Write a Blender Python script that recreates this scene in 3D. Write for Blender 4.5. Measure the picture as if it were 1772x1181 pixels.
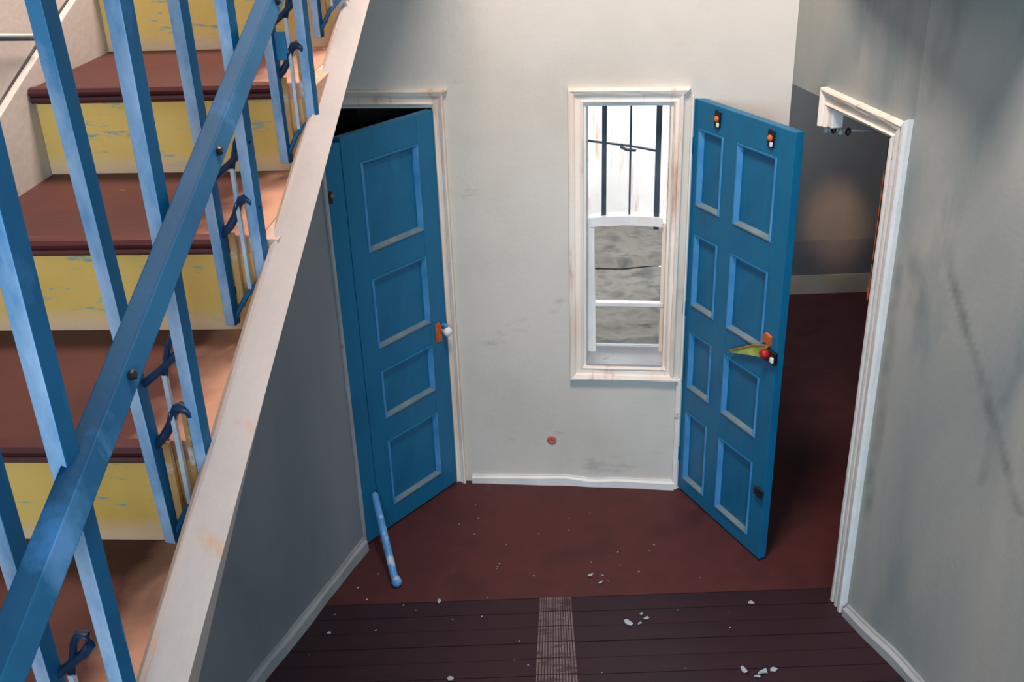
import bpy, math, random
from mathutils import Vector, Matrix, noise as mnoise
random.seed(7)
S = bpy.context.scene
for o in list(bpy.data.objects): bpy.data.objects.remove(o, do_unlink=True)
COL = S.collection

# ------------------------------------------------------------------ camera
CAM_H = 3.1492
cd = bpy.data.cameras.new('camera'); cam = bpy.data.objects.new('camera', cd); COL.objects.link(cam)
cd.sensor_width = 36.0; cd.lens = 1800.0/1772.0*36.0; cd.clip_start = 0.02; cd.clip_end = 200
r_ = (0.99936748, -0.0355618, 0.0); f_ = (-0.01551688, -0.43605958, 0.89978401); d_ = (0.03199794, 0.89921488, 0.43633557)
right = Vector((r_[0], f_[0], -d_[0])); down = Vector((r_[1], f_[1], -d_[1])); fwd = Vector((r_[2], f_[2], -d_[2]))
M = Matrix((right, -down, -fwd)).transposed().to_4x4(); M.translation = (0, 0, CAM_H)
cam.matrix_world = M
S.camera = cam

# ------------------------------------------------------------------ world, lights, exposure
w = bpy.data.worlds.new('sky'); S.world = w; w.use_nodes = True
bg = w.node_tree.nodes['Background']; bg.inputs[0].default_value = (0.95, 0.97, 1.0, 1); bg.inputs[1].default_value = 6.5
S.view_settings.view_transform = 'Standard'; S.view_settings.look = 'None'
S.view_settings.exposure = 0.0; S.view_settings.gamma = 1.0; S.view_settings.use_curve_mapping = False

def area(name, loc, target, sx, sy, power, color):
    l = bpy.data.lights.new(name, 'AREA'); l.shape = 'RECTANGLE'; l.size = sx; l.size_y = sy; l.energy = power; l.color = color
    o = bpy.data.objects.new(name, l); COL.objects.link(o); o.location = loc
    o.rotation_euler = (Vector(target)-Vector(loc)).to_track_quat('-Z', 'Y').to_euler()
    return o
area('skylight', (0.02, 2.5, 5.25), (0.4, 4.0, 0.0), 0.8, 0.8, 180, (1.0, 0.80, 0.69))       # warm daylight from the roof light over the stairwell
area('hall_fill_light', (0.0, -4.6, 3.2), (0.35, 4.5, 1.0), 2.8, 2.2, 360, (0.58, 0.82, 1.0))   # cool fill light added out of view behind the viewer
lp = bpy.data.lights.new('back_room_lamp', 'SPOT'); lp.energy = 190; lp.color = (1.0, 0.60, 0.34); lp.spot_size = math.radians(14); lp.spot_blend = 1.0; lp.shadow_soft_size = 0.06
area('back_room_fill_light', (1.36, 6.0, 1.9), (2.3, 7.2, 1.2), 0.7, 1.0, 26, (0.84, 0.90, 1.0))                # dim fill light added to brighten the back room's far wall
lo = bpy.data.objects.new('back_room_lamp', lp); COL.objects.link(lo); lo.location = (2.05, 5.6, 2.3)
lo.rotation_euler = (Vector((2.38, 7.15, 0.55))-Vector(lo.location)).to_track_quat('-Z', 'Y').to_euler()

# ------------------------------------------------------------------ helpers
def lin(c):
    return tuple(((v/255.0)/12.92 if v/255.0 <= 0.04045 else ((v/255.0+0.055)/1.055)**2.4) for v in c)

class MB:
    def __init__(s): s.v = []; s.f = []
    def add(s, vs, fs):
        n = len(s.v); s.v += [tuple(p) for p in vs]; s.f += [tuple(i+n for i in f) for f in fs]; return s
    def box(s, x0, x1, y0, y1, z0, z1):
        vs = [(x0,y0,z0),(x1,y0,z0),(x1,y1,z0),(x0,y1,z0),(x0,y0,z1),(x1,y0,z1),(x1,y1,z1),(x0,y1,z1)]
        return s.add(vs, [(0,3,2,1),(4,5,6,7),(0,1,5,4),(1,2,6,5),(2,3,7,6),(3,0,4,7)])
    def hexa(s, lo, hi):                       # two quads (4 points each, same winding), joined
        return s.add(list(lo)+list(hi), [(0,3,2,1),(4,5,6,7),(0,1,5,4),(1,2,6,5),(2,3,7,6),(3,0,4,7)])
    def loft(s, rings, closed=True, caps=True):
        n = len(rings[0]); vs = [p for r in rings for p in r]; fs = []
        for i in range(len(rings)-1):
            for j in range(n if closed else n-1):
                k = (j+1) % n; fs.append((i*n+j, i*n+k, (i+1)*n+k, (i+1)*n+j))
        if caps: fs.append(tuple(range(n-1,-1,-1))); fs.append(tuple((len(rings)-1)*n+j for j in range(n)))
        return s.add(vs, fs)
    def tube(s, pts, rad, n=8):
        pts = [Vector(p) for p in pts]; rings = []
        up = Vector((0.13, 0.21, 0.97))
        for i, p in enumerate(pts):
            t = (pts[min(i+1, len(pts)-1)]-pts[max(i-1, 0)]).normalized()
            a = t.cross(up)
            if a.length < 1e-3: a = t.cross(Vector((1,0,0)))
            a.normalize(); b = t.cross(a)
            rr = rad[i] if isinstance(rad, (list, tuple)) else rad
            rings.append([tuple(p+a*math.cos(2*math.pi*j/n)*rr+b*math.sin(2*math.pi*j/n)*rr) for j in range(n)])
        return s.loft(rings)
    def lathe(s, c, axis, prof, n=14):         # prof: (distance along axis, radius)
        c = Vector(c); ax = Vector(axis).normalized(); a = ax.orthogonal().normalized(); b = ax.cross(a)
        return s.loft([[tuple(c+ax*h+a*math.cos(2*math.pi*j/n)*q+b*math.sin(2*math.pi*j/n)*q) for j in range(n)] for h, q in prof])
    def build(s, name, mat, parent=None, loc=(0,0,0), rz=0.0, bevel=0.0, smooth=False, off=(0,0,0)):
        me = bpy.data.meshes.new(name)
        me.from_pydata([(x-off[0], y-off[1], z-off[2]) for x, y, z in s.v], [], s.f); me.validate(); me.update()
        if mat: me.materials.append(mat)
        if smooth:
            for p in me.polygons: p.use_smooth = True
        o = bpy.data.objects.new(name, me); COL.objects.link(o)
        o.location = (loc[0]+off[0], loc[1]+off[1], loc[2]+off[2]) if parent or not rz else loc
        o.rotation_euler = (0, 0, rz)
        if parent: o.parent = parent
        if bevel:
            m = o.modifiers.new('edge', 'BEVEL'); m.width = bevel; m.segments = 2; m.limit_method = 'ANGLE'
        return o

def tag(o, label, cat=None, group=None, kind=None):
    o['label'] = label
    if cat: o['category'] = cat
    if group: o['group'] = group
    if kind: o['kind'] = kind
    return o
def empty(name, loc, rz=0.0):
    o = bpy.data.objects.new(name, None); COL.objects.link(o); o.location = loc; o.rotation_euler = (0,0,rz); o.empty_display_size = 0.1
    return o

# ------------------------------------------------------------------ materials
def nodes(name):
    m = bpy.data.materials.new(name); m.use_nodes = True; nt = m.node_tree
    return m, nt, nt.nodes['Principled BSDF']
def paint(name, cols, scale=3.0, rough=0.6, bump=0.15, bscale=60.0, stretch=(1,1,1), detail=6.0, spec=0.4, stops=None, dist=0.0):
    """Mottled paint or plaster: sRGB colours spread over a noise ramp, with a fine bump."""
    m, nt, b = nodes(name); N = nt.nodes; L = nt.links
    tc = N.new('ShaderNodeTexCoord'); mp = N.new('ShaderNodeMapping'); mp.inputs['Scale'].default_value = stretch
    L.new(tc.outputs['Object'], mp.inputs['Vector'])
    n1 = N.new('ShaderNodeTexNoise'); n1.inputs['Scale'].default_value = scale; n1.inputs['Detail'].default_value = detail; n1.inputs['Distortion'].default_value = dist
    L.new(mp.outputs[0], n1.inputs['Vector'])
    rp = N.new('ShaderNodeValToRGB'); e = rp.color_ramp.elements
    k = len(cols)
    if stops is None: stops = [0.32+0.36*i/max(1, k-1) for i in range(k)]
    while len(e) < k: e.new(0.5)
    for i, c in enumerate(cols): e[i].position = stops[i]; e[i].color = lin(c)+(1,)
    L.new(n1.outputs['Fac'], rp.inputs['Fac']); L.new(rp.outputs['Color'], b.inputs['Base Color'])
    n2 = N.new('ShaderNodeTexNoise'); n2.inputs['Scale'].default_value = bscale; n2.inputs['Detail'].default_value = 4; L.new(tc.outputs['Object'], n2.inputs['Vector'])
    bp = N.new('ShaderNodeBump'); bp.inputs['Strength'].default_value = bump; bp.inputs['Distance'].default_value = 0.01
    L.new(n2.outputs['Fac'], bp.inputs['Height']); L.new(bp.outputs['Normal'], b.inputs['Normal'])
    b.inputs['Roughness'].default_value = rough; b.inputs['Specular IOR Level'].default_value = spec
    m['_ramp'] = rp.name
    return m
def overlay(m, col, scale, lo, hi, stretch=(1,1,1), seed=0.0):
    """A second layer of patches (wear, chips, scrapes) over a paint() material."""
    nt = m.node_tree; N = nt.nodes; L = nt.links; b = N['Principled BSDF']
    src = b.inputs['Base Color'].links[0].from_socket
    tc = N.new('ShaderNodeTexCoord'); mp = N.new('ShaderNodeMapping'); mp.inputs['Scale'].default_value = stretch; mp.inputs['Location'].default_value = (seed, seed*1.7, seed*0.6)
    L.new(tc.outputs['Object'], mp.inputs['Vector'])
    n = N.new('ShaderNodeTexNoise'); n.inputs['Scale'].default_value = scale; n.inputs['Detail'].default_value = 7; n.inputs['Roughness'].default_value = 0.62; L.new(mp.outputs[0], n.inputs['Vector'])
    mr = N.new('ShaderNodeMapRange'); mr.inputs['From Min'].default_value = lo; mr.inputs['From Max'].default_value = hi; L.new(n.outputs['Fac'], mr.inputs['Value'])
    mx = N.new('ShaderNodeMix'); mx.data_type = 'RGBA'; L.new(mr.outputs[0], mx.inputs['Factor']); L.new(src, mx.inputs['A']); mx.inputs['B'].default_value = lin(col)+(1,)
    L.new(mx.outputs['Result'], b.inputs['Base Color'])
    return m
def band(m, col, axis, a0, a1, namp=0.03, nscale=14.0):
    """Where the paint has its own edge: another colour beyond a wavy line across local axis (0,1,2), faded a0..a1."""
    nt = m.node_tree; N = nt.nodes; L = nt.links; b = N['Principled BSDF']
    src = b.inputs['Base Color'].links[0].from_socket
    tc = N.new('ShaderNodeTexCoord'); sx = N.new('ShaderNodeSeparateXYZ'); L.new(tc.outputs['Object'], sx.inputs[0])
    n = N.new('ShaderNodeTexNoise'); n.inputs['Scale'].default_value = nscale; n.inputs['Detail'].default_value = 5; L.new(tc.outputs['Object'], n.inputs['Vector'])
    ma = N.new('ShaderNodeMath'); ma.operation = 'MULTIPLY_ADD'; L.new(n.outputs['Fac'], ma.inputs[0]); ma.inputs[1].default_value = namp*2; L.new(sx.outputs[axis], ma.inputs[2])
    mr = N.new('ShaderNodeMapRange'); mr.inputs['From Min'].default_value = a0+namp; mr.inputs['From Max'].default_value = a1+namp; L.new(ma.outputs[0], mr.inputs['Value'])
    mx = N.new('ShaderNodeMix'); mx.data_type = 'RGBA'; L.new(mr.outputs[0], mx.inputs['Factor']); L.new(src, mx.inputs['A']); mx.inputs['B'].default_value = lin(col)+(1,)
    L.new(mx.outputs['Result'], b.inputs['Base Color'])
    return m
def attr_layer(m, name, col):
    nt = m.node_tree; N = nt.nodes; L = nt.links; b = N['Principled BSDF']
    src = b.inputs['Base Color'].links[0].from_socket
    at = N.new('ShaderNodeAttribute'); at.attribute_name = name
    mx = N.new('ShaderNodeMix'); mx.data_type = 'RGBA'; L.new(at.outputs['Fac'], mx.inputs['Factor']); L.new(src, mx.inputs['A']); mx.inputs['B'].default_value = lin(col)+(1,)
    L.new(mx.outputs['Result'], b.inputs['Base Color'])
    return m

M_back = overlay(paint('back_wall_plaster', [(196,192,182),(208,204,196),(214,209,202)], 1.3, 0.75, 0.12, 45), (150,152,146), 2.6, 0.63, 0.80, (1,1,2.2), 3.1)
M_rightw = overlay(paint('right_wall_plaster', [(128,139,141),(152,156,153),(166,165,159)], 2.2, 0.7, 0.12, 45, (1,1,0.35), dist=0.6), (108,126,130), 3.0, 0.55, 0.75, (1,1,0.3), 5.2)
attr_layer(M_rightw, 'stain', (98,108,106))
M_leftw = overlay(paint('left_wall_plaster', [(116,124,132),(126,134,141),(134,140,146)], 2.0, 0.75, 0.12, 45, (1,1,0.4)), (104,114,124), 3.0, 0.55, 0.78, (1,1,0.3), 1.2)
M_plain = paint('hall_plaster', [(176,172,165),(188,184,178)], 2.0, 0.8, 0.1, 40)
M_stairw = paint('stair_wall_plaster', [(186,176,168),(200,190,182)], 3.0, 0.75, 0.12, 60)
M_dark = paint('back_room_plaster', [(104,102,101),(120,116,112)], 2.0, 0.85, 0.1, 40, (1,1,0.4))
M_dado = paint('grey_dado_paint', [(96,94,98),(108,106,108)], 3.0, 0.8, 0.1, 40)
M_floor = overlay(paint('red_floor_paint', [(66,34,36),(80,41,41),(72,37,38)], 3.0, 0.62, 0.12, 90, spec=0.3), (98,56,54), 9.0, 0.62, 0.80, seed=2.0)
M_floor = overlay(M_floor, (150,128,128), 60.0, 0.72, 0.78, seed=4.0)
M_board = overlay(paint('dark_floor_board', [(36,24,33),(47,27,35),(40,25,34)], 2.0, 0.6, 0.15, 70, (0.5,3,1), spec=0.3), (108,84,92), 50.0, 0.71, 0.78, seed=1.0)
M_trim = overlay(paint('worn_cream_trim', [(226,208,192),(240,228,216),(246,240,232)], 4.0, 0.55, 0.15, 60, (1,1,0.4)), (196,158,134), 7.0, 0.58, 0.74, (2,2,0.35), 2.0)
M_white = overlay(paint('white_trim_paint', [(216,216,214),(232,232,230)], 5.0, 0.5, 0.12, 60), (150,146,140), 12.0, 0.64, 0.72, seed=6.0)
M_greytrim = overlay(paint('grey_baseboard_paint', [(146,152,158),(166,170,174)], 5.0, 0.6, 0.15, 60), (92,96,104), 10.0, 0.60, 0.72, seed=3.0)
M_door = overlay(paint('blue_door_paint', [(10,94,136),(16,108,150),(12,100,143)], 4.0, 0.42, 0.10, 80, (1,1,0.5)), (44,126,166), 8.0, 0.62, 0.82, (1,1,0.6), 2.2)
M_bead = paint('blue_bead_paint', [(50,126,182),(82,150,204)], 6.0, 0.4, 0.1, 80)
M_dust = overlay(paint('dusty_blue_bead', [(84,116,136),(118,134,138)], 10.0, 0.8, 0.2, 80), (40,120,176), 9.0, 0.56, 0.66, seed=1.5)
M_rail_lit = overlay(paint('lit_blue_rail_paint', [(36,112,158),(62,134,182),(50,124,172)], 6.0, 0.38, 0.12, 90), (172,194,222), 5.0, 0.44, 0.60, (1,1,0.5), 0.7)  # lit tone for the balusters' bright face, with worn pale patches
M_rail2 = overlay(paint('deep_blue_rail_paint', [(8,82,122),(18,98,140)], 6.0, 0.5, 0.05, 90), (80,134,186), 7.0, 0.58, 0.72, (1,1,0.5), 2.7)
M_rail3 = overlay(paint('dark_teal_rail_paint', [(4,60,94),(8,72,108)], 6.0, 0.6, 0.05, 90, spec=0.12), (40,104,156), 7.0, 0.60, 0.74, (1,1,0.5), 2.7)
M_iron = paint('dark_blue_iron', [(16,38,64),(24,60,96)], 12.0, 0.4, 0.1, 80)
M_gold = overlay(paint('worn_brown_bar', [(150,104,62),(190,148,92)], 16.0, 0.45, 0.1, 80), (206,214,220), 9.0, 0.55, 0.64, seed=2.0)
M_pale = paint('pale_worn_bar', [(150,172,196),(206,206,204)], 18.0, 0.45, 0.1, 80)
M_plate = paint('teal_plate_paint', [(10,96,140),(30,120,166)], 8.0, 0.4, 0.1, 80)
M_tread = overlay(paint('red_tread_paint', [(74,41,39),(86,47,43)], 6.0, 0.6, 0.12, 80, spec=0.3), (116,80,72), 30.0, 0.68, 0.80, seed=1.1)
band(M_tread, (206,158,134), 0, -0.15, -0.05, 0.06, 11.0)
M_nose = paint('dark_nosing', [(66,28,32),(86,38,38)], 6.0, 0.45, 0.1, 80, (0.3,1,1))
M_riser = overlay(paint('yellow_riser_paint', [(216,168,80),(228,182,96),(222,174,88)], 3.0, 0.6, 0.12, 70), (128,158,150), 9.0, 0.59, 0.66, (1.6,1,8), 4.4)
band(M_riser, (228,178,130), 0, -0.10, -0.02, 0.05, 14.0)
band(M_riser, (226,182,142), 2, 0.042, 0.008, 0.014, 10.0)
M_peach = overlay(paint('bare_peach_plaster', [(200,154,126),(212,170,142)], 8.0, 0.8, 0.2, 60), (190,188,188), 7.0, 0.50, 0.58, seed=8.0)
M_string = overlay(paint('white_stringer_paint', [(186,178,175),(200,191,188)], 3.0, 0.65, 0.12, 60), (206,166,138), 6.0, 0.60, 0.70, seed=3.0)
M_brass = paint('tarnished_brass', [(150,96,40),(196,132,60)], 30.0, 0.35, 0.15, 90)
M_rust = paint('orange_rust', [(178,78,36),(214,112,52)], 30.0, 0.7, 0.3, 90)
M_black = paint('black_iron', [(22,20,24),(40,36,38)], 20.0, 0.4, 0.1, 90)
M_porc = paint('white_porcelain', [(222,226,232),(240,240,240)], 8.0, 0.25, 0.02, 90)
M_green = paint('yellow_green_paint', [(150,178,70),(196,206,96)], 30.0, 0.5, 0.1, 90)
M_red = paint('red_plastic', [(150,22,28),(178,34,36)], 20.0, 0.3, 0.02, 90)
M_pole = overlay(paint('light_blue_pole', [(70,140,206),(96,162,220)], 8.0, 0.45, 0.15, 90), (176,200,226), 14.0, 0.52, 0.64, seed=1.0)
M_flake = paint('pale_paint_flake', [(140,156,168),(186,194,200)], 12.0, 0.7, 0.2, 90)
M_mat = paint('dark_ribbed_base', [(48,34,42),(60,44,52)], 12.0, 0.7, 0.2, 90)
M_rib = overlay(paint('worn_grey_rib', [(104,88,92),(124,106,108)], 9.0, 0.6, 0.2, 90), (66,48,56), 16.0, 0.52, 0.62, (0.6,2,1), 2.0)
M_redwood = paint('dark_red_lining', [(44,20,20),(58,26,24)], 8.0, 0.6, 0.1, 60)
M_ground = overlay(paint('rough_concrete', [(62,60,56),(92,87,80),(76,72,67)], 5.0, 0.95, 1.0, 9.0), (44,45,46), 6.0, 0.55, 0.72, (1,1.6,1), 1.0)
M_facade = overlay(paint('pale_limewash', [(206,200,198),(232,230,228)], 2.0, 0.8, 0.1, 40), (196,164,150), 4.0, 0.55, 0.70, (3,1,0.4), 2.0)
M_bar = paint('dark_glazing_bar', [(44,56,72),(66,78,92)], 10.0, 0.5, 0.1, 60)
def glass(name):
    m = bpy.data.materials.new(name); m.use_nodes = True; nt = m.node_tree; N = nt.nodes; L = nt.links
    N.remove(N['Principled BSDF']); out = N['Material Output']
    t = N.new('ShaderNodeBsdfTransparent'); t.inputs[0].default_value = (0.95, 0.97, 0.97, 1); g = N.new('ShaderNodeBsdfGlossy'); g.inputs['Roughness'].default_value = 0.03
    fr = N.new('ShaderNodeFresnel'); fr.inputs[0].default_value = 1.45
    mx = N.new('ShaderNodeMixShader'); L.new(fr.outputs[0], mx.inputs[0]); L.new(t.outputs[0], mx.inputs[1]); L.new(g.outputs[0], mx.inputs[2]); L.new(mx.outputs[0], out.inputs[0])
    return m
M_glass = glass('window_glass')

# ------------------------------------------------------------------ the setting
TOP = 5.4
A_BACK = math.radians(-7.2518); O_BACK = (0.852, 4.629, 0.0)          # back wall: x to the right along it, y away from the hall
def on_back(t, d=0.0, z=0.0):
    return Vector((O_BACK[0]+math.cos(A_BACK)*t-math.sin(A_BACK)*d, O_BACK[1]+math.sin(A_BACK)*t+math.cos(A_BACK)*d, z))
def wall_obj(name, m, mat, loc, rz, label): 
    return tag(m.build(name, mat, None, loc, rz), label, 'wall', kind='structure')
TH = 0.24
DL, DR, DH = -1.90, -1.19, 2.05                                       # doorway in the back wall
WL, WR, WB, WT = -0.495, -0.090, 0.722, 2.055                          # window opening
m = MB()
m.box(-2.75, DL, 0, TH, 0, TOP); m.box(DL, DR, 0, TH, DH, TOP); m.box(DR, WL, 0, TH, 0, TOP)
m.box(WL, WR, 0, TH, 0, WB); m.box(WL, WR, 0, TH, WT, TOP); m.box(WR, 0.42, 0, TH, 0, TOP)
wall_obj('wall_back', m, M_back, O_BACK, A_BACK, 'pale plaster back wall between the blue doors with the narrow window')

# right wall with the doorway into the back room
J = Vector((1.428, 3.69, 0)); K = Vector((1.269, 4.576, 0)); dKJ = (J-K); LA = dKJ.length
A_RA = math.atan2(dKJ.y, dKJ.x)                                       # frame at K: x runs towards the viewer, y away from the hall
OP0, OP1, OPH = 0.0, LA-0.015, 2.135                                  # opening from the corner to the near jamb
m = MB(); m.box(-0.02, OP1, 0.0, 0.16, OPH, TOP); m.box(OP1, LA+0.082, 0.0, 0.16, 0, TOP)
wall_obj('wall_right_doorway', m, M_rightw, K, A_RA, 'grey streaked wall piece above the doorway to the dark back room')
JB = K+dKJ.normalized()*(LA+0.082)
dB = Vector((0.177, -0.512, 0)).normalized(); A_RB = math.atan2(dB.y, dB.x); LB = 9.1
def stain_mesh():
    me = bpy.data.meshes.new('wall_right'); vs = []; fs = []; st = []
    xs = [0.02*i for i in range(61)]+[1.4, 2.0, 4.0, 6.5, LB]; zs = [0.0]+[0.02*i for i in range(1, 136)]+[3.0, 4.0, TOP]
    segs = [((0.245,1.83),(0.30,1.72),0.016,.45), ((0.30,1.72),(0.404,1.553),0.015,.85), ((0.404,1.553),(0.52,1.40),0.014,.8), ((0.52,1.40),(0.606,1.284),0.024,.8), ((0.606,1.284),(0.764,1.04),0.014,.7),
            ((0.66,1.60),(0.60,1.30),0.012,.5), ((0.60,1.30),(0.58,1.05),0.015,.45), ((0.10,1.72),(0.155,1.55),0.035,.45), ((0.03,1.65),(0.035,0.55),0.022,.55), ((0.05,2.3),(0.12,2.6),0.05,.4)]
    for x in xs:
        for z in zs:
            vs.append((x, 0, z)); q = 0.0
            for (x0,z0),(x1,z1),wd,am in segs:
                t = max(0, min(1, ((x-x0)*(x1-x0)+(z-z0)*(z1-z0))/((x1-x0)**2+(z1-z0)**2)))
                nx = mnoise.noise((x*9, z*9, 1.3))*0.014
                dd = math.hypot(x+nx-x0-t*(x1-x0), z-z0-t*(z1-z0)); rag = 0.65+0.7*mnoise.noise((x*26, z*14, 4.0))
                q = max(q, am*rag*max(0, 1-(dd/(wd*1.7))**2))
            st.append(min(1, max(0, q)))
    nz = len(zs); nx_ = len(xs)
    for i in range(nx_-1):
        for j in range(nz-1): fs.append((i*nz+j, (i+1)*nz+j, (i+1)*nz+j+1, i*nz+j+1))
    n0 = len(vs); b = [(0,0.16,0),(LB,0.16,0),(LB,0.16,TOP),(0,0.16,TOP)]
    vs += b; st += [0]*4
    fs += [(n0+1,n0,n0+3,n0+2), (n0,0,nz-1,n0+3), (n0+1,n0+2,nx_*nz-1,(nx_-1)*nz)]
    fs.append(tuple([n0+3]+[i*nz+nz-1 for i in range(nx_)]+[n0+2])); fs.append(tuple([n0+1]+[i*nz for i in range(nx_-1,-1,-1)]+[n0]))
    me.from_pydata(vs, [], fs); me.update()
    at = me.attributes.new('stain', 'FLOAT', 'POINT'); at.data.foreach_set('value', st)
    me.materials.append(M_rightw)
    o = bpy.data.objects.new('wall_right', me); COL.objects.link(o); o.location = JB; o.rotation_euler = (0,0,A_RB)
    return tag(o, 'grey streaked right wall with dark running stains, nearest the viewer', 'wall', kind='structure')
stain_mesh()

# left wall under the stairs: frame at the near end, x runs towards the blue door, y away from the hall
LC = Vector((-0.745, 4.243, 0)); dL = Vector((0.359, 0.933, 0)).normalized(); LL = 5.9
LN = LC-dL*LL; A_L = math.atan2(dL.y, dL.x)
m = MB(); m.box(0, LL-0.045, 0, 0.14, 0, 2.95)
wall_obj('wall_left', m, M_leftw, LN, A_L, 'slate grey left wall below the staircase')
m = MB(); m.box(-3.4, 4.9, -5.2, -5.0, 0, TOP); wall_obj('wall_rear', m, M_plain, (0,0,0), 0, 'plain wall behind the viewer')
m = MB(); m.box(-3.4, -3.2, -5.0, 5.2, 0, TOP); wall_obj('wall_outer', m, M_plain, (0,0,0), 0, 'plain outer wall beyond the staircase')
m = MB(); m.box(-3.2, on_back(-2.75).x+0.1, 5.0, 5.2, 0, TOP); wall_obj('wall_end', m, M_plain, (0,0,0), 0, 'plain wall beside the closet behind the left door')
m = MB(); m.box(-3.4, 5.0, -5.2, 5.3, TOP, TOP+0.15); tag(m.build('ceiling', M_plain), 'high plain ceiling over the stair hall', 'ceiling', kind='structure')

# back room seen through the right doorway
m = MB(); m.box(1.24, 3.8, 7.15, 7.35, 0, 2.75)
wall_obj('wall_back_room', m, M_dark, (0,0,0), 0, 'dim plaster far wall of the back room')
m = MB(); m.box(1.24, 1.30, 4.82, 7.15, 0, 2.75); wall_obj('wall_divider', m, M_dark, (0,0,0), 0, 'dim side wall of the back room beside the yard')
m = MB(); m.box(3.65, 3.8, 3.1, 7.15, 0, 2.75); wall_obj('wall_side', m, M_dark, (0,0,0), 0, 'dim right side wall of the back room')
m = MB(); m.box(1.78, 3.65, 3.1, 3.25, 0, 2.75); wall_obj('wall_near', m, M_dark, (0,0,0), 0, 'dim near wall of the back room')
m = MB(); m.box(1.24, 3.8, 3.1, 7.35, 2.75, 2.9)
# closet behind the blue left door
tag(m.build('ceiling_back_room', M_dark), 'low dim ceiling of the back room', 'ceiling', kind='structure')
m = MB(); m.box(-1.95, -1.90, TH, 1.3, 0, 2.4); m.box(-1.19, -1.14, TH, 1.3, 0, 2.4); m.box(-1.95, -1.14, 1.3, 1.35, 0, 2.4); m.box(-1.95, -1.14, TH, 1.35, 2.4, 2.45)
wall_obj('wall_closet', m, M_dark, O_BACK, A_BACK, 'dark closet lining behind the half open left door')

# floor: red painted sheet by the doors, dark boards in front
SEAM = 3.78
m = MB(); m.box(-3.4, 5.0, SEAM, 4.80, -0.12, 0.0); m.box(-3.4, -0.2, 4.80, 6.3, -0.12, 0.0); m.box(1.28, 5.0, 4.80, 7.2, -0.12, 0.0); m.box(-3.4, 5.0, -5.2, SEAM, -0.12, -0.02)
floor = tag(m.build('floor', M_floor), 'dark red painted floor of the hall with a boarded front part', 'floor', kind='structure')
def xl(y): return LC.x+(y-LC.y)*dL.x/dL.y
def xr(y): return JB.x+(y-JB.y)*dB.x/dB.y
bw = 0.098; y1 = SEAM-0.004; i = 0
while y1 > -1.0:
    y0 = y1-bw; dz = random.uniform(-0.0015, 0.0015); g = 0.003
    lo = [(xl(y0)+.004, y0+g, -0.02), (xr(min(y0, 3.6))-.004, y0+g, -0.02), (xr(min(y1, 3.6))-.004, y1, -0.02), (xl(y1)+.004, y1, -0.02)]
    hi = [(x, y, dz) for x, y, z in lo]
    MB().hexa(lo, hi).build('floor_board', M_board, floor, off=((lo[0][0]+lo[1][0])/2, (y0+y1)/2, 0)); y1 = y0; i += 1

# baseboards
def bboard(name, loc, rz, x0, x1, h, d, mat, label, lumps=0.012):
    m = MB(); n = max(2, int((x1-x0)/0.05)); rings = []
    for i in range(n+1):
        x = x0+(x1-x0)*i/n; hh = h+mnoise.noise((x*5, h*40, 0.3))*lumps; dd = d+mnoise.noise((x*6, 7.7, h*9))*lumps*0.6
        rings.append([(x,-0.001,0.0),(x,-dd,0.0),(x,-dd,hh*0.72),(x,-dd*0.45,hh*0.86),(x,-dd*0.4,hh),(x,-0.001,hh)])
    m.loft(rings); return tag(m.build(name, mat, None, loc, rz), label, 'baseboard', kind='structure')
bboard('baseboard_left', LN, A_L, 0, LL-0.06, 0.075, 0.022, M_greytrim, 'grey baseboard along the left wall')
bboard('baseboard_right', JB, A_RB, 0.01, LB, 0.055, 0.03, M_greytrim, 'chipped grey baseboard along the right wall', 0.022)
bboard('baseboard_back', O_BACK, A_BACK, -1.10, -0.02, 0.055, 0.022, M_white, 'chipped white baseboard below the narrow window', 0.02)
m = MB(); m.box(1.31, 3.65, 7.12, 7.148, 0, 0.146); tag(m.build('baseboard_back_room', paint('beige_baseboard', [(176,160,140),(190,176,158)], 4)), 'wide beige baseboard of the back room', 'baseboard', kind='structure')
m = MB(); m.box(1.31, 3.65, 7.135, 7.148, 0.147, 0.42); tag(m.build('trim_1', M_dado), 'grey dado band above the beige baseboard in the back room', 'trim', kind='structure')

# ------------------------------------------------------------------ moulded casings
PROF = [(0,0),(0,.010),(.010,.016),(.018,.010),(.042,.012),(.046,.022),(.056,.026),(.066,.030),(.074,.028),(.076,.020),(.076,0)]
def casing(parent, name, A, da, B, db, mat, scale=1.0, prof=PROF):
    """Length of moulding from corner A to corner B (x,z); da, db: mitre directions of the outer edge."""
    n = 14; rings = []
    for i in range(n+1):
        t = i/n; rg = []
        for off, pr in prof:
            off *= scale
            ax, az = A[0]+off*da[0], A[1]+off*da[1]; bx, bz = B[0]+off*db[0], B[1]+off*db[1]
            x = ax+(bx-ax)*t; z = az+(bz-az)*t
            wob = mnoise.noise((x*7+off*90, z*7, 2.2))*0.0022 if 0 < pr else 0
            rg.append((x+wob, -pr-0.0005+wob*0.6, z+wob))
        rings.append(rg)
    return MB().loft(rings).build(name, mat, parent)

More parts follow.
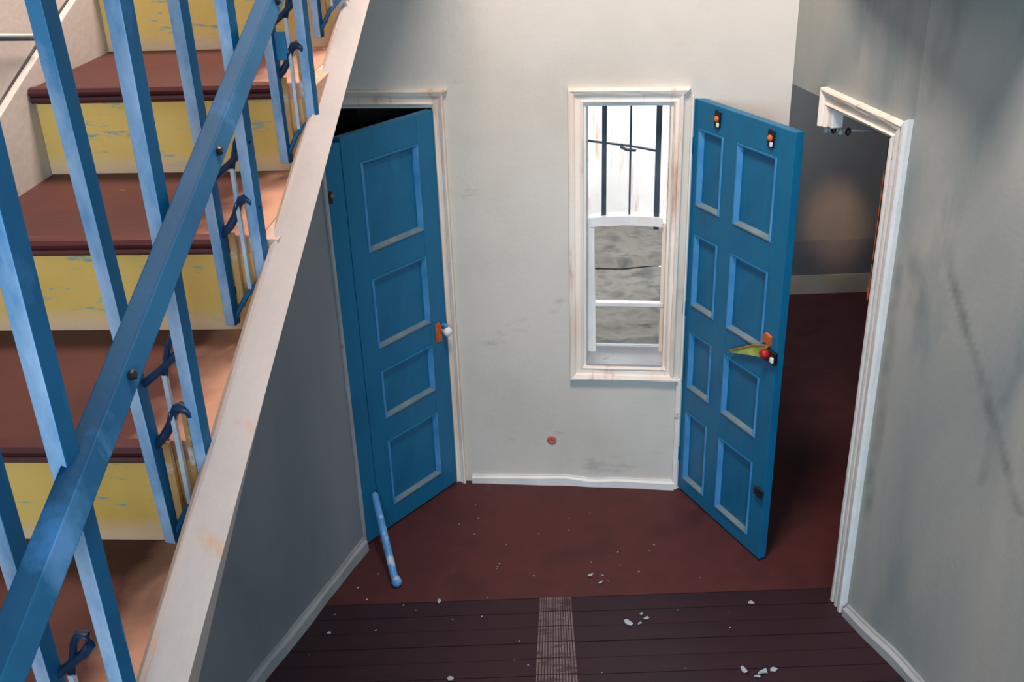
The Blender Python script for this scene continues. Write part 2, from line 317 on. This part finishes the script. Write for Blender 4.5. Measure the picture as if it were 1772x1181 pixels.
# ------------------------------------------------------------------ panelled doors
def panel_door(root, W, H, cols, rows, X_0=0.0):
    """Stiles, rails, recessed panels and beads. Local x across the leaf, y into the leaf, z up."""
    T = 0.042; z_edges = [0.012]+[v for r in reversed(rows) for v in (r[0], r[1])]+[H]
    xs = [X_0]+[v for c in cols for v in c]+[W]
    for i in range(0, len(xs), 2): MB().box(xs[i], xs[i+1], 0, T, z_edges[0], H).build('stile', M_door, root, bevel=0.002, off=(xs[i], 0, 0))
    for c in cols:
        for i in range(0, len(z_edges), 2):
            MB().box(c[0], c[1], 0.0006, T-0.0006, z_edges[i], z_edges[i+1]).build('rail', M_door, root, bevel=0.0015, off=(c[0], 0, z_edges[i]))
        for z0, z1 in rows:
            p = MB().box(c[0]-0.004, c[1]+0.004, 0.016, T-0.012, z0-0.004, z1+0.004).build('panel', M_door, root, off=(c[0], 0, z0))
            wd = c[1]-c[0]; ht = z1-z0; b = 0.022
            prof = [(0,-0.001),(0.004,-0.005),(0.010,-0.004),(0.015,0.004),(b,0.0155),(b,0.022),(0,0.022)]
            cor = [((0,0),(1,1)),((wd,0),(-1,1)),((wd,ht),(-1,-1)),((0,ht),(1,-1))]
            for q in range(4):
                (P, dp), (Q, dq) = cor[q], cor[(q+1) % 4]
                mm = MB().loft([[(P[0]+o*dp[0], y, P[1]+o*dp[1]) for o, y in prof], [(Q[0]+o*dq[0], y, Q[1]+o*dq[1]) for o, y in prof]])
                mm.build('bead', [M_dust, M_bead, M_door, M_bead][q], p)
    return root

# door 1: left leaf, standing open out of the back wall doorway
v1 = Vector((-0.298, 4.785, 0))-LC
d1 = tag(empty('door_1', LC, math.atan2(v1.y, v1.x)), 'blue four panel door leaf on the left, half open under the staircase', 'door', kind='structure')
rows1 = [(1.485,1.905),(1.002,1.357),(0.625,0.885),(0.125,0.500)]
panel_door(d1, 0.66, 2.035, [(0.185,0.545)], rows1, 0.083)
MB().box(-0.032, 0.073, -0.006, 0.034, 0.012, 2.02).build('cover_strip', M_door, d1, bevel=0.002)
for z in (0.17, 0.93, 1.52):
    MB().lathe((-0.040, -0.010, z-0.022), (0,0,1), [(0,.005),(.004,.010),(.04,.010),(.044,.005)], 10).build('hinge', M_porc, d1, smooth=True)
la = MB().box(-0.040, -0.010, -0.026, -0.010, 1.78, 1.83).build('latch', M_black, d1, bevel=0.003)
MB().lathe((-0.022, -0.026, 1.815), (0,-1,0), [(0,.004),(.006,.009),(.012,.008),(.016,.002)], 10).build('screw_head', M_brass, la, smooth=True)
kp = MB().loft([[(0.572,y,0.885),(0.612,y,0.880),(0.618,y,0.960),(0.600,y,0.985),(0.574,y,0.978)] for y in (-0.001,-0.006)]).build('knob_plate', M_rust, d1)
kn = MB().lathe((0.622, -0.002, 0.935), (0,-1,0), [(0,.012),(.020,.010),(.026,.022),(.042,.026),(.054,.018),(.058,.004)], 16).build('knob', M_porc, d1, smooth=True); kn['label'] = 'white porcelain knob'
MB().lathe((0.622, -0.002, 0.965), (0,-1,0), [(0,.010),(.012,.012),(.03,.012),(.036,.006)], 12).build('knob_collar', M_bead, kn, smooth=True)
# frame of door 1
f1 = tag(empty('trim_2', O_BACK, A_BACK), 'worn cream door casing around the left blue door', 'door casing', kind='structure')
casing(f1, 'casing_side', (DR, 0.0), (1,0), (DR, DH), (1,1), M_trim, 0.72)
casing(f1, 'casing_head', (DR, DH), (1,1), (DL, DH), (-1,1), M_trim, 1.0)
MB().box(DR-0.012, DR-0.0005, 0.0, TH, 0, DH-0.012).build('jamb_lining', M_redwood, f1)
MB().box(DL, DR, 0.0, TH, DH-0.012, DH-0.0005).build('head_lining', M_white, f1)
lc = tag(empty('trim_3', LN, A_L), 'thin chipped white edge strip where the left wall meets the blue door', 'edge strip', kind='structure')
n = 24; rg = []
for i in range(n+1):
    z = 2.4*i/n; q = mnoise.noise((z*6, 3.1, 0))*0.006
    rg.append([(LL-0.058+q, -0.001, z), (LL-0.057+q, -0.010, z), (LL-0.043, -0.012+q*.4, z), (LL-0.042, -0.001, z)])
MB().loft(rg).build('edge_strip', M_greytrim, lc)

# door 2: right leaf, swung out of the wall beside the window
v2 = Vector((1.137, 3.989, 0))-Vector(O_BACK)
A2 = math.atan2(v2.y, v2.x); h2 = Vector(O_BACK)+v2.normalized()*0.0
d2 = tag(empty('door_2', h2, A2), 'blue eight panel door leaf on the right, wide open beside the window', 'door', kind='structure')
panel_door(d2, 0.70, 2.074, [(0.045,0.232),(0.332,0.600)], [(1.585,1.950),(1.080,1.450),(0.630,0.945),(0.088,0.498)])
for px in (0.186, 0.556):
    bp = MB().loft([[(px-0.020,y,1.985),(px+0.018,y,1.982),(px+0.022,y,2.05),(px-0.016,y,2.056)] for y in (0.0,-0.008)]).build('top_catch', M_black, d2)
    MB().lathe((px+0.002, -0.006, 2.022), (0,-1,0), [(0,.013),(.008,.014),(.014,.008),(.016,.001)], 10).build('catch_rivet', M_rust, bp, smooth=True)
    MB().box(px+0.003, px+0.017, -0.014, -0.004, 1.988, 2.006).build('catch_tongue', M_porc, bp, bevel=0.002)
lb = MB().box(0.632, 0.712, -0.018, 0.0, 1.055, 1.115).build('lock_case', M_black, d2, bevel=0.004)
MB().lathe((0.655, -0.014, 1.095), (0,-1,0), [(0,.018),(.008,.022),(.024,.022),(.034,.014),(.037,.002)], 14).build('lock_button', M_red, lb, smooth=True)
MB().box(0.686, 0.706, -0.026, -0.014, 1.068, 1.092).build('lock_tongue', M_porc, lb, bevel=0.003)
hd = MB().loft([[(0.648,y,1.070),(0.645,y,1.128),(0.560,y,1.090),(0.412,y,1.000),(0.412,y,0.992),(0.55,y,1.040)] for y in (-0.004,-0.020)]).build('lever_handle', M_green, d2); hd['label'] = 'yellow green pointed lever handle'
MB().tube([(0.650,-0.021,1.132),(0.56,-0.021,1.094),(0.405,-0.021,1.000)], 0.0045).build('lever_edge', M_brass, hd)
MB().loft([[(0.610,y,1.142),(0.662,y,1.130),(0.664,y,1.172),(0.626,y,1.182)] for y in (0.0,-0.014)]).build('rust_plate', M_rust, d2)
lw = MB().box(0.652, 0.702, -0.014, 0.0, 0.352, 0.402).build('bottom_catch', M_iron, d2, bevel=0.004)
for z in (0.366, 0.380, 0.394): MB().tube([(0.645,-0.014,z),(0.702,-0.016,z+0.004)], 0.005).build('catch_bar', M_black, lw)
for z in (0.22, 1.05, 1.86): MB().lathe((0.0, -0.006, z-0.04), (0,0,1), [(0,.004),(.004,.008),(.076,.008),(.08,.004)], 10).build('hinge', M_door, d2, smooth=True)

# casing beside door 2 hinge
f2 = tag(empty('trim_4', O_BACK, A_BACK), 'narrow white post strip at the hinge of the right blue door', 'trim strip', kind='structure')
MB().box(-0.030, -0.004, -0.016, -0.0005, 0, 0.66).build('post_strip', M_white, f2, bevel=0.003)
MB().box(-0.012, -0.003, -0.020, -0.0005, 0.66, 2.09).build('post_strip', M_white, f2, bevel=0.002)

# casing of the right doorway: sides, head and the broken far stub
f3 = tag(empty('trim_5', K, A_RA), 'white fluted casing of the doorway to the dark back room', 'door casing', kind='structure')
FL = [(0,0),(0,.020),(.004,.030),(.018,.030),(.022,.006),(.034,.006),(.038,.030),(.052,.030),(.056,.006),(.068,.006),(.072,.032),(.090,.034),(.094,.020),(.094,0)]
casing(f3, 'casing_side', (OP1, 0.0), (1,0), (OP1, OPH-0.02), (1,1), M_white, 1.0, FL)
XF = LA-0.545
casing(f3, 'casing_head', (OP1, OPH-0.02), (1,1), (XF, OPH-0.02), (-0.5,1), M_trim, 0.96)
casing(f3, 'casing_stub', (XF, OPH-0.02), (-0.5,1), (XF, 2.03), (-0.5,0), M_trim, 0.96)
MB().box(XF-0.005, XF+0.035, 0.0, 0.05, 2.03, OPH-0.002).build('jamb_stub', M_white, f3, bevel=0.004)
for a in range(4): MB().lathe((XF-0.03+a*0.024, 0.012+a*0.02, 2.005+0.006*(a%2)), (0,0,1), [(-0.012,.004),(-.004,.012),(.012,.012),(.02,.004)], 8).build('broken_bit', M_black if a % 2 else M_greytrim, f3)
MB().box(OP1-0.014, OP1-0.0005, 0.0, 0.16, 0, OPH-0.002).build('jamb_lining', M_redwood, f3)
MB().box(OP1-0.050, OP1-0.0145, -0.004, 0.10, 1.2, OPH-0.004).build('stop_board', M_redwood, f3, bevel=0.002)
MB().box(OP1-0.062, OP1-0.0505, 0.0, 0.03, 1.62, 1.98).build('hinge_leaf', M_rust, f3, bevel=0.002)
MB().loft([[(OP1-0.064+0.006*math.sin(i*2), 0.0, 1.60-0.05*i), (OP1-0.051, 0.0, 1.60-0.05*i), (OP1-0.051, 0.03, 1.60-0.05*i)] for i in range(4)]).build('torn_strip', M_rust, f3)
rod = MB().tube([(1.4555,4.535,1.932),(1.69,4.485,1.934)], 0.006, 8)
rod.lathe((1.452,4.536,1.932), (1,-0.2,0), [(-0.012,.004),(-.006,.012),(.006,.012),(.012,.004)], 10)
rod = tag(rod.build('closer_rod', M_porc, off=(1.45,4.54,1.93), smooth=True), 'thin white metal rod under the doorway head of the back room', 'rod')

# ------------------------------------------------------------------ window_1
win = tag(empty('window_1', O_BACK, A_BACK), 'tall narrow window with worn cream casing in the back wall', 'window', kind='structure')
cs = 0.92
casing(win, 'casing_head', (WR, WT), (1,1), (WL, WT), (-1,1), M_trim, cs)
casing(win, 'casing_side', (WL, WT), (-1,1), (WL, WB), (-1,-1), M_trim, cs)
casing(win, 'casing_side', (WR, WB), (1,-1), (WR, WT), (1,1), M_trim, cs*0.62)
casing(win, 'casing_sill', (WL, WB), (-1,-1), (WR, WB), (1,-1), M_trim, cs)
FR = 0.17
MB().box(WL+0.0005, WL+0.012, 0.0, TH, WB, WT).build('reveal_side', M_white, win)
MB().box(WR-0.012, WR-0.0005, 0.0, TH, WB, WT).build('reveal_side', M_trim, win)
MB().box(WL+0.012, WR-0.012, 0.0, TH, WT-0.012, WT-0.0005).build('reveal_head', M_white, win)
MB().box(WL+0.012, WR-0.012, 0.0, TH, WB+0.0005, WB+0.012).build('reveal_sill', M_greytrim, win)
# leaning white board in the left reveal
MB().hexa([(-0.480,FR-0.03,WB+0.012),(-0.440,FR-0.03,WB+0.012),(-0.440,FR,WB+0.012),(-0.480,FR,WB+0.012)], [(-0.482,FR-0.03,1.46),(-0.452,FR-0.03,1.46),(-0.452,FR,1.46),(-0.482,FR,1.46)]).build('jamb_board', M_white, win)
xb = [-0.482, -0.405, -0.281, -0.150, -0.103]
bars = MB().box(xb[1]-0.011, xb[1]+0.011, FR-0.012, FR+0.02, 1.462, WT-0.012).build('glazing_bar', M_bar, win)
MB().box(xb[2]-0.005, xb[2]+0.005, FR-0.006, FR+0.012, 1.462, WT-0.012).build('glazing_bar', M_bar, win)
MB().box(xb[3]-0.013, xb[3]+0.013, FR-0.02, FR+0.02, 1.40, WT-0.012).build('glazing_bar', M_bar, win)
zc = [1.838, 1.828, 1.812, 1.786]
for i in range(3):
    x0, x1 = xb[i], xb[i+1]
    MB().hexa([(x0,FR-0.005,zc[i]-0.005),(x1,FR-0.005,zc[i+1]-0.005),(x1,FR+0.01,zc[i+1]-0.005),(x0,FR+0.01,zc[i]-0.005)], [(x0,FR-0.005,zc[i]+0.004),(x1,FR-0.005,zc[i+1]+0.004),(x1,FR+0.01,zc[i+1]+0.004),(x0,FR+0.01,zc[i]+0.004)]).build('cross_bar', M_bar, win)
    for za, zb in ((1.462, zc[i]-0.004), (zc[i]+0.004, WT-0.012)):
        MB().box(x0+0.006, x1-0.006, FR+0.002, FR+0.005, za, zb).build('pane', M_glass, win)
st = MB().loft([[(x, y, 1.448-0.012*((x+0.29)/0.19)**2+dz) for y, dz in ((FR-0.035,-0.022),(FR-0.035,0.024),(FR+0.03,0.024),(FR+0.03,-0.022))] for x in [-0.470+0.0352*i for i in range(11)]]).build('meeting_rail', M_white, win)
MB().tube([(-0.33,FR-0.02,1.815),(-0.30,FR-0.025,1.80),(-0.255,FR-0.02,1.795)], 0.007).build('bar_catch', M_bar, win)
MB().box(-0.452, xb[4], FR-0.02, FR+0.015, 0.985, 1.005).build('cross_rail', M_white, win, bevel=0.002)
MB().box(-0.118, -0.102, FR-0.015, FR+0.015, WB+0.012, 1.43).build('sash_stile', M_trim, win)
MB().box(-0.445, -0.118, FR-0.01, FR+0.015, WB+0.012, WB+0.034).build('bottom_rail', M_greytrim, win)
for za, zb in ((WB+0.034, 0.985), (1.005, 1.42)): MB().box(-0.448, -0.118, FR+0.002, FR+0.005, za, zb).build('pane', M_glass, win)

# yard outside the window: rough concrete slabs and a pale wall
yard = empty('floor_yard', (0.6, 7, 0)); tag(yard, 'rough grey concrete yard seen through the window', 'yard', kind='structure')
def slab(y0, y1, z):
    m = MB(); nx = 22; ny = max(3, int((y1-y0)/0.09)); vs = []; fs = []
    for i in range(ny+1):
        for j in range(nx+1):
            x = -2.0+j*(3.2 if y1 < 7.4 else 4.6)/nx; y = y0+(y1-y0)*i/ny
            vs.append((x, y+mnoise.noise((x*1.3, y0, 0))*0.05, z-0.02+mnoise.noise((x*5, y*5, 1))*0.018+mnoise.noise((x*16, y*16, 3))*0.010-(0.05 if i in (0, ny) else 0)))
    for i in range(ny):
        for j in range(nx): a = i*(nx+1)+j; fs.append((a, a+1, a+nx+2, a+nx+1))
    return m.add(vs, fs).build('slab', M_ground, yard, off=(0.6, 7, 0), loc=(-0.6,-7,0))
MB().box(-4, 1.25, 5.35, 12, -0.3, -0.12).build('slab_bed', M_ground, yard, off=(0.6,7,0), loc=(-0.6,-7,0))
slab(5.25, 6.42, 0); slab(6.45, 7.93, 0); slab(7.96, 8.95, 0.0)
m = MB(); m.box(-3, 4, 9.0, 9.2, -0.2, 1.6)
wall_obj('wall_yard', m, M_facade, (0,0,0), 0, 'bright limewashed yard wall seen through the upper panes')

# small red plug in the back wall
pp = on_back(-0.665, 0, 0.274)
tag(MB().lathe((0,0,0), (math.sin(A_BACK)*1.0, -math.cos(A_BACK), 0), [(-0.002,.026),(.004,.025),(.008,.018),(.007,.006),(.004,.001)], 16).build('wall_plug', paint('faded_red_plug', [(168,84,78),(190,110,102)], 20), loc=pp), 'small faded red plug low on the back wall', 'wall plug')

# ------------------------------------------------------------------ staircase
X0, Y0, Z0, RUN, PHI, WID, RISE = -0.3599, 1.9985, 2.7383, 0.3717, 0.0699, 0.5619, 0.175
SO = (X0, Y0, 0.0)
stair = tag(empty('staircase', SO, -PHI), 'concrete staircase with yellow risers and dark red treads on the left', 'staircase')
K0, K1 = -4, 15
def nl(a): return Z0+a*RISE/RUN                                      # line through the nosings
def st_top(a):                                                       # top edge of the outer stringer
    if a > 0.6: return 2.699+0.377*0.6+(a-0.6)*RISE/RUN
    if a < -1.4: return 2.699-0.377*1.4+(a+1.4)*RISE/RUN
    return 2.699+0.377*a
for k in range(K0, K1+1):
    a = -k*RUN; z = Z0-RISE*k
    zb = max(0.0, z-RISE)
    eb = -0.075 if k >= 3 else -0.028
    q4 = [(-WID, a+0.020), (-0.028, a+0.020), (eb, a+RUN+0.022), (-WID, a+RUN+0.022)]
    tr = MB().hexa([p+(z-0.034,) for p in q4], [p+(z,) for p in q4]).build('tread', M_tread, stair, bevel=0.003)
    nb = MB(); pr = [(0.024,-0.028),(0.004,-0.028),(-0.001,-0.022),(0.001,-0.017),(0.005,-0.015),(0.000,-0.013),(-0.003,-0.007),(0.001,0.000),(0.008,0.002),(0.024,0.0012)]
    nb.loft([[(x, a+p, z+q) for p, q in pr] for x in (-WID+0.001, -0.085)]).build('nosing', M_nose, tr)
    er = -0.075 if k >= 2 else -0.028
    MB().hexa([(-WID,a+0.021,zb),(er,a+0.021,zb),(er,a+0.035,zb),(-WID,a+0.035,zb)], [(-WID,a+0.021,z-0.0275),(-0.028,a+0.021,z-0.0275),(-0.028,a+0.035,z-0.0345),(-WID,a+0.035,z-0.0345)]).build('riser', M_riser, stair, off=(0, 0, zb))
    # bare plaster tooth at the open end of the step
    lo_ = st_top(a)-0.045
    if z > lo_+0.01:
        a2 = a
        while st_top(a2)-0.045 < z and a2 < a+RUN: a2 += 0.004
        MB().loft([[(x, a+0.004, lo_), (x, a+0.004, z-0.002), (x, a2, z-0.002), (x, a2, st_top(a2)-0.05)] for x in (-0.0275, 0.004)]).build('step_end', M_peach, stair, bevel=0.004)
aa = [-5.6+0.2*i for i in range(36)]+[1.5, 1.84]; aa = [a for a in aa if a <= 1.3]+[1.45, 1.86]
rings = []
for a in aa:
    t = st_top(a); b = nl(a)-0.205
    wob = mnoise.noise((a*6, 0.4, 0))*0.003
    rings.append([(-0.029, a, max(0.0,t-0.042)), (-0.010, a, max(0.0,t-0.008+wob)), (0.0+wob, a, max(0.001,t)), (0.030, a, max(0.0,t-0.056)), (-0.029, a, max(-0.001, min(b, t-0.16)))])
MB().loft(rings).build('stringer', M_string, stair)
MB().loft([[(x, a, max(-.001,nl(a)-0.215)) for a in (-5.5, 1.86)]+[(x, a, max(-.002,nl(a)-0.265)) for a in (1.86, -5.5)] for x in (-WID, -0.053)]).build('soffit', M_string, stair)
land_z = Z0+RISE*(-K0+1); land_a = (-K0+1)*RUN
m = MB(); m.box(-WID-0.01, 0.06, land_a+0.022, land_a+0.86, land_z-0.22, land_z)
tag(m.build('floor_landing', M_string, None, SO, -PHI), 'pale landing slab at the head of the staircase', 'landing', kind='structure')

# wall on the inner side of the stairs, with its sloped skirting
m = MB(); pts = [(-5.5,0.0),(1.86, nl(1.86)-0.26),(2.72, nl(1.86)-0.26),(2.72,TOP),(-5.5,TOP)]
m.loft([[(x, a, z) for a, z in pts] for x in (-WID-0.12, -WID-0.016)]); wall_obj('wall_stair', m, M_stairw, SO, -PHI, 'warm white plaster wall on the inner side of the staircase')
m = MB(); sk = lambda a: 2.7655+0.40*a if a < 0.1 else 2.8055+0.36*(a-0.1)
aa = [-4.5+0.25*i for i in range(26)]
m.loft([[(-WID-0.016, a, max(0.05, nl(a)-0.26)), (-WID-0.0005, a, max(0.05, nl(a)-0.26)), (-WID-0.0005, a, max(0.2, sk(a) if a > -1.5 else sk(-1.5)+(a+1.5)*RISE/RUN)-0.006), (-WID-0.006, a, max(0.2, sk(a) if a > -1.5 else sk(-1.5)+(a+1.5)*RISE/RUN)), (-WID-0.0155, a, max(0.2, sk(a) if a > -1.5 else sk(-1.5)+(a+1.5)*RISE/RUN)-0.003)] for a in aa])
skirt = tag(m.build('baseboard_stair', M_stairw, None, SO, -PHI), 'warm white sloped skirting beside the stair treads', 'baseboard', kind='structure')
MB().loft([[(-WID-0.0155, a, sk(a)-0.004), (-WID-0.0115, a, sk(a)-0.003), (-WID-0.0115, a, sk(a)-0.0005), (-WID-0.0155, a, sk(a)+0.001)] for a in (-1.4, -0.5, 0.1, 1.0)]).build('joint_line', M_black, skirt)
wr = tag(empty('wall_rail', (X0, Y0, 0), -PHI), 'thin blue and white rail stub on the stair wall at the left edge', 'rail')
MB().tube([(-WID+0.006,-0.35,2.899),(-WID+0.006,0.072,2.828)], 0.0035, 8).build('rail_bar', M_porc, wr, smooth=True)
MB().tube([(-WID+0.004,-0.35,2.893),(-WID+0.004,0.07,2.8215)], 0.003, 8).build('rail_back', M_rail2, wr, smooth=True)

# ------------------------------------------------------------------ stair railing
rail = tag(empty('stair_railing', SO, -PHI), 'blue painted iron stair railing with paired balusters and scrolls', 'railing')
SL, SR = -0.087, -0.020
SHIFT = {-3: 0.022, -2: 0.022, -1: 0.022, 0: 0.018, 1: 0.003, 2: -0.004, 3: -0.006}
ARCH = [(-0.083,.110),(-0.068,.122),(-0.055,.132),(-0.040,.146),(-0.029,.156),(-0.019,.170),(-0.020,.183),(-0.032,.181),(-0.041,.165),(-0.046,.149),(-0.052,.123)]
SCR = [(-0.090,.009),(-0.070,.028),(-0.058,.046),(-0.051,.065),(-0.044,.073),(-0.037,.077),(-0.028,.073),(-0.022,.062),(-0.026,.052)]
for k in range(-3, 9):
    a = -k*RUN-0.015; z = Z0-RISE*k; sh = SHIFT.get(k, -0.006); h = 0.0115
    L_ = {3:-0.083, 2:-0.091, 1:-0.088, 0:-0.066}.get(k, -0.066 if k < 0 else -0.088); R_ = {3:-0.002, 2:-0.022, 1:-0.022, 0:-0.004}.get(k, -0.004 if k < 0 else -0.022)
    lean = {2:-0.030, 1:-0.008, 0:-0.010}.get(k, 0.0)
    top = nl(a)+0.875
    for s_, zf in ((L_, z-0.148), (R_, z-0.068)):
        # square bar set with its faces to the step, slightly flattened at the foot
        ln = lean if s_ == L_ else 0.0
        cq, sq = math.cos(-0.27), math.sin(-0.27)
        sqr = lambda hh, dx, z_: [(s_+dx+hh*(u*cq-v*sq), a+hh*(u*sq+v*cq), z_) for u, v in ((-1,-1),(1,-1),(1,1),(-1,1))]
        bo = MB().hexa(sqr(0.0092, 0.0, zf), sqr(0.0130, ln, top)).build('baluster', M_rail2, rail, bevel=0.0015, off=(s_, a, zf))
        bo.data.materials.append(M_rail_lit); bo.data.polygons[2].material_index = 1      # the face towards the steps below is painted as lit, the sides as shaded
    ps = lambda P: [(x+sh, a+0.004*math.sin(i*0.9), z+q) for i, (x, q) in enumerate(P)]
    MB().tube([(L_, a, z-0.143), (-0.059+sh, a, z-0.094), (R_, a, z-0.060)], 0.0045, 6).build('bottom_bar', M_rail2, rail)
    MB().tube(ps(ARCH), [0.006]*7+[0.0045]*4, 7).build('scroll', M_iron, rail, smooth=True)
    MB().tube(ps(SCR), [0.007]*4+[0.008]*3+[0.009]*2, 7).build('scroll', M_iron, rail, smooth=True)
    MB().box(-0.0545+sh, -0.0485+sh, a-0.004, a+0.004, z-0.082, z+0.125).build('thin_bar', M_pale, rail, off=(-0.05+sh, a, z))
    MB().box(-0.0765+sh, -0.0665+sh, a+0.001, a+0.009, z-0.118, z+0.015).build('thin_bar', M_gold, rail, off=(-0.05+sh, a, z))
    MB().box(-0.0405+sh, -0.0335+sh, a+0.001, a+0.009, z-0.068, z+0.068).build('thin_bar', M_gold, rail, off=(-0.05+sh, a, z))
    for s_, dz in ((L_, -0.10), (R_, -0.045)):
        MB().tube([(s_, a, z+dz), (s_, a+0.045, z+dz)], 0.006, 6).build('fixing_pin', M_iron, rail)
    if k == 0: MB().box(-0.066, -0.038, a-0.003, a+0.003, z+0.048, z+0.100).build('plate', M_plate, rail, bevel=0.002)
def rz(a): return 3.034+0.376*a
sm = 0.010
rings = [[(sm+s_, a, rz(a)+q) for s_, q in ((-0.014,-0.018),(0.019,-0.022),(0.010,0.006),(-0.011,0.012))] for a in (-3.4, -1.2, 0.0, 1.1)]
lr = MB().loft(rings).build('lower_rail', M_rail3, rail, bevel=0.002)
for p in (1, 5, 9): lr.data.polygons[p].material_index = 1  # right face painted lighter than the rest, as on the balusters
lr.data.materials.append(M_rail2)
for k in (0, 1, 2, 3):
    a = -k*RUN-0.25
    MB().lathe((sm+0.0145, a-0.02, rz(a)-0.014), (0.9,-0.1,0.35), [(-0.004,.006),(.004,.006),(.006,.0035)], 8).build('bolt', M_black, lr)
MB().loft([[(-0.0535+s_, a, nl(a)+0.875+q) for s_, q in ((-0.028,-0.004),(0.028,-0.004),(0.028,0.022),(0.014,0.032),(-0.014,0.032),(-0.028,0.022))] for a in (-3.1, -1.2, 0.0, 1.15)]).build('handrail', M_rail2, rail)

# ------------------------------------------------------------------ loose things on the floor
P0 = Vector((-0.586, 3.905, 0.022)); P1 = Vector((-0.700, 4.262, 0.285))
dv = (P1-P0).normalized()
pole = tag(empty('pole', (P0.x, P0.y, 0)), 'short light blue pole leaning against the left blue door', 'pole')
pts = [P0+dv*(P1-P0).length*t for t in (0, .03, .5, .97, 1)]
MB().tube([p-Vector((P0.x,P0.y,0)) for p in pts], [.017,.018,.0185,.0175,.010], 12).build('shaft', M_pole, pole, smooth=True)
MB().lathe((0.006,-0.004,0.024), dv, [(-0.023,.004),(-.017,.018),(0,.026),(.016,.021),(.026,.017)], 14).build('foot_knob', M_pole, pole, smooth=True)

mat_ = tag(empty('floor_strip', (0.13, 3.5, 0)), 'grey worn ribbed strip lying on the dark floor boards', 'floor strip')
def mx(y, t): 
    q = (y-3.25)/(3.78-3.25); x0 = 0.045+(0.086-0.045)*q; x1 = 0.224+(0.230-0.224)*q; return x0+(x1-x0)*t-0.13
for i in range(7):
    y1_ = SEAM-0.006-i*0.098; y0_ = y1_-0.092
    MB().hexa([(mx(y0_,0),y0_-3.5,0.002),(mx(y0_,1),y0_-3.5,0.002),(mx(y1_,1),y1_-3.5,0.002),(mx(y1_,0),y1_-3.5,0.002)], [(mx(y0_,0),y0_-3.5,0.0045),(mx(y0_,1),y0_-3.5,0.0045),(mx(y1_,1),y1_-3.5,0.0045),(mx(y1_,0),y1_-3.5,0.0045)]).build('backing', M_mat, mat_)
    for j in range(14):
        t0, t1 = (j+0.18)/14, (j+0.72)/14
        MB().hexa([(mx(y0_,t0),y0_-3.5,0.0045),(mx(y0_,t1),y0_-3.5,0.0045),(mx(y1_,t1),y1_-3.5,0.0045),(mx(y1_,t0),y1_-3.5,0.0045)], [(mx(y0_,t0),y0_-3.5,0.008),(mx(y0_,t1),y0_-3.5,0.008),(mx(y1_,t1),y1_-3.5,0.008),(mx(y1_,t0),y1_-3.5,0.008)]).build('rib', M_rib, mat_)

def flake(x, y, r, label, group='paint flakes on the floor'):
    n = random.randint(5, 7); a0 = random.random()*6; el = random.uniform(0.4, 0.9); tw = random.random()*3
    ring = []
    for i in range(n):
        q = a0+2*math.pi*i/n; rr = r*random.uniform(0.6, 1.15); px, py = math.cos(q)*rr, math.sin(q)*rr*el
        ring.append((px*math.cos(tw)-py*math.sin(tw), px*math.sin(tw)+py*math.cos(tw), 0.003+random.uniform(0, r*0.55)))
    lo = [(p[0], p[1], max(0.002, p[2]-0.0025)) for p in ring]
    tag(MB().loft([lo, ring]).build('paint_flake', M_flake, loc=(x, y, 0)), label, 'paint flake', group)
big = [(-0.376,3.775,.018,'curled pale flake on the boards, left of the grey ribbed strip'),
       (0.330,3.925,.020,'long pale flake on the red floor, upper one right of the strip head'),(0.385,3.920,.010,'small bright flake on the red floor beside the right blue door foot'),(0.372,3.868,.016,'pale folded flake on the red floor just above the boards'),
       (0.470,3.585,.022,'widest pale flake on the boards, right of the ribbed strip'),(0.520,3.580,.016,'middle flake of the cluster right of the ribbed strip'),(0.552,3.612,.014,'right end flake of the cluster right of the ribbed strip'),(0.535,3.645,.008,'tiny top flake of the cluster right of the ribbed strip'),
       (1.037,3.691,.014,'pale flake on the boards in front of the right doorway'),
       (0.915,3.275,.020,'left flake of the cluster at the bottom right of the floor'),(0.985,3.255,.026,'large flake of the cluster at the bottom right of the floor'),(1.035,3.275,.018,'right flake of the cluster at the bottom right of the floor'),(0.96,3.235,.015,'lowest flake of the cluster at the bottom right of the floor'),
       (-0.854,3.592,.012,'bright flake near the left baseboard'),(-0.305,3.285,.017,'pale flake at the bottom edge of the floor left of the strip')]
for x, y, r, l in big: flake(x, y, r, l)
cnt = 0
while cnt < 46:
    y = random.uniform(3.25, 4.55); x = random.uniform(xl(min(y, 4.2))+0.1, min(1.0, xr(min(y,3.6))-0.15))
    if y > 4.0 and (x < -0.35 or x > 0.75): continue
    flake(x, y, random.choice((.0035,.0045,.006)), 'tiny pale paint crumb scattered on the dark red floor', 'paint crumbs on the floor'); cnt += 1
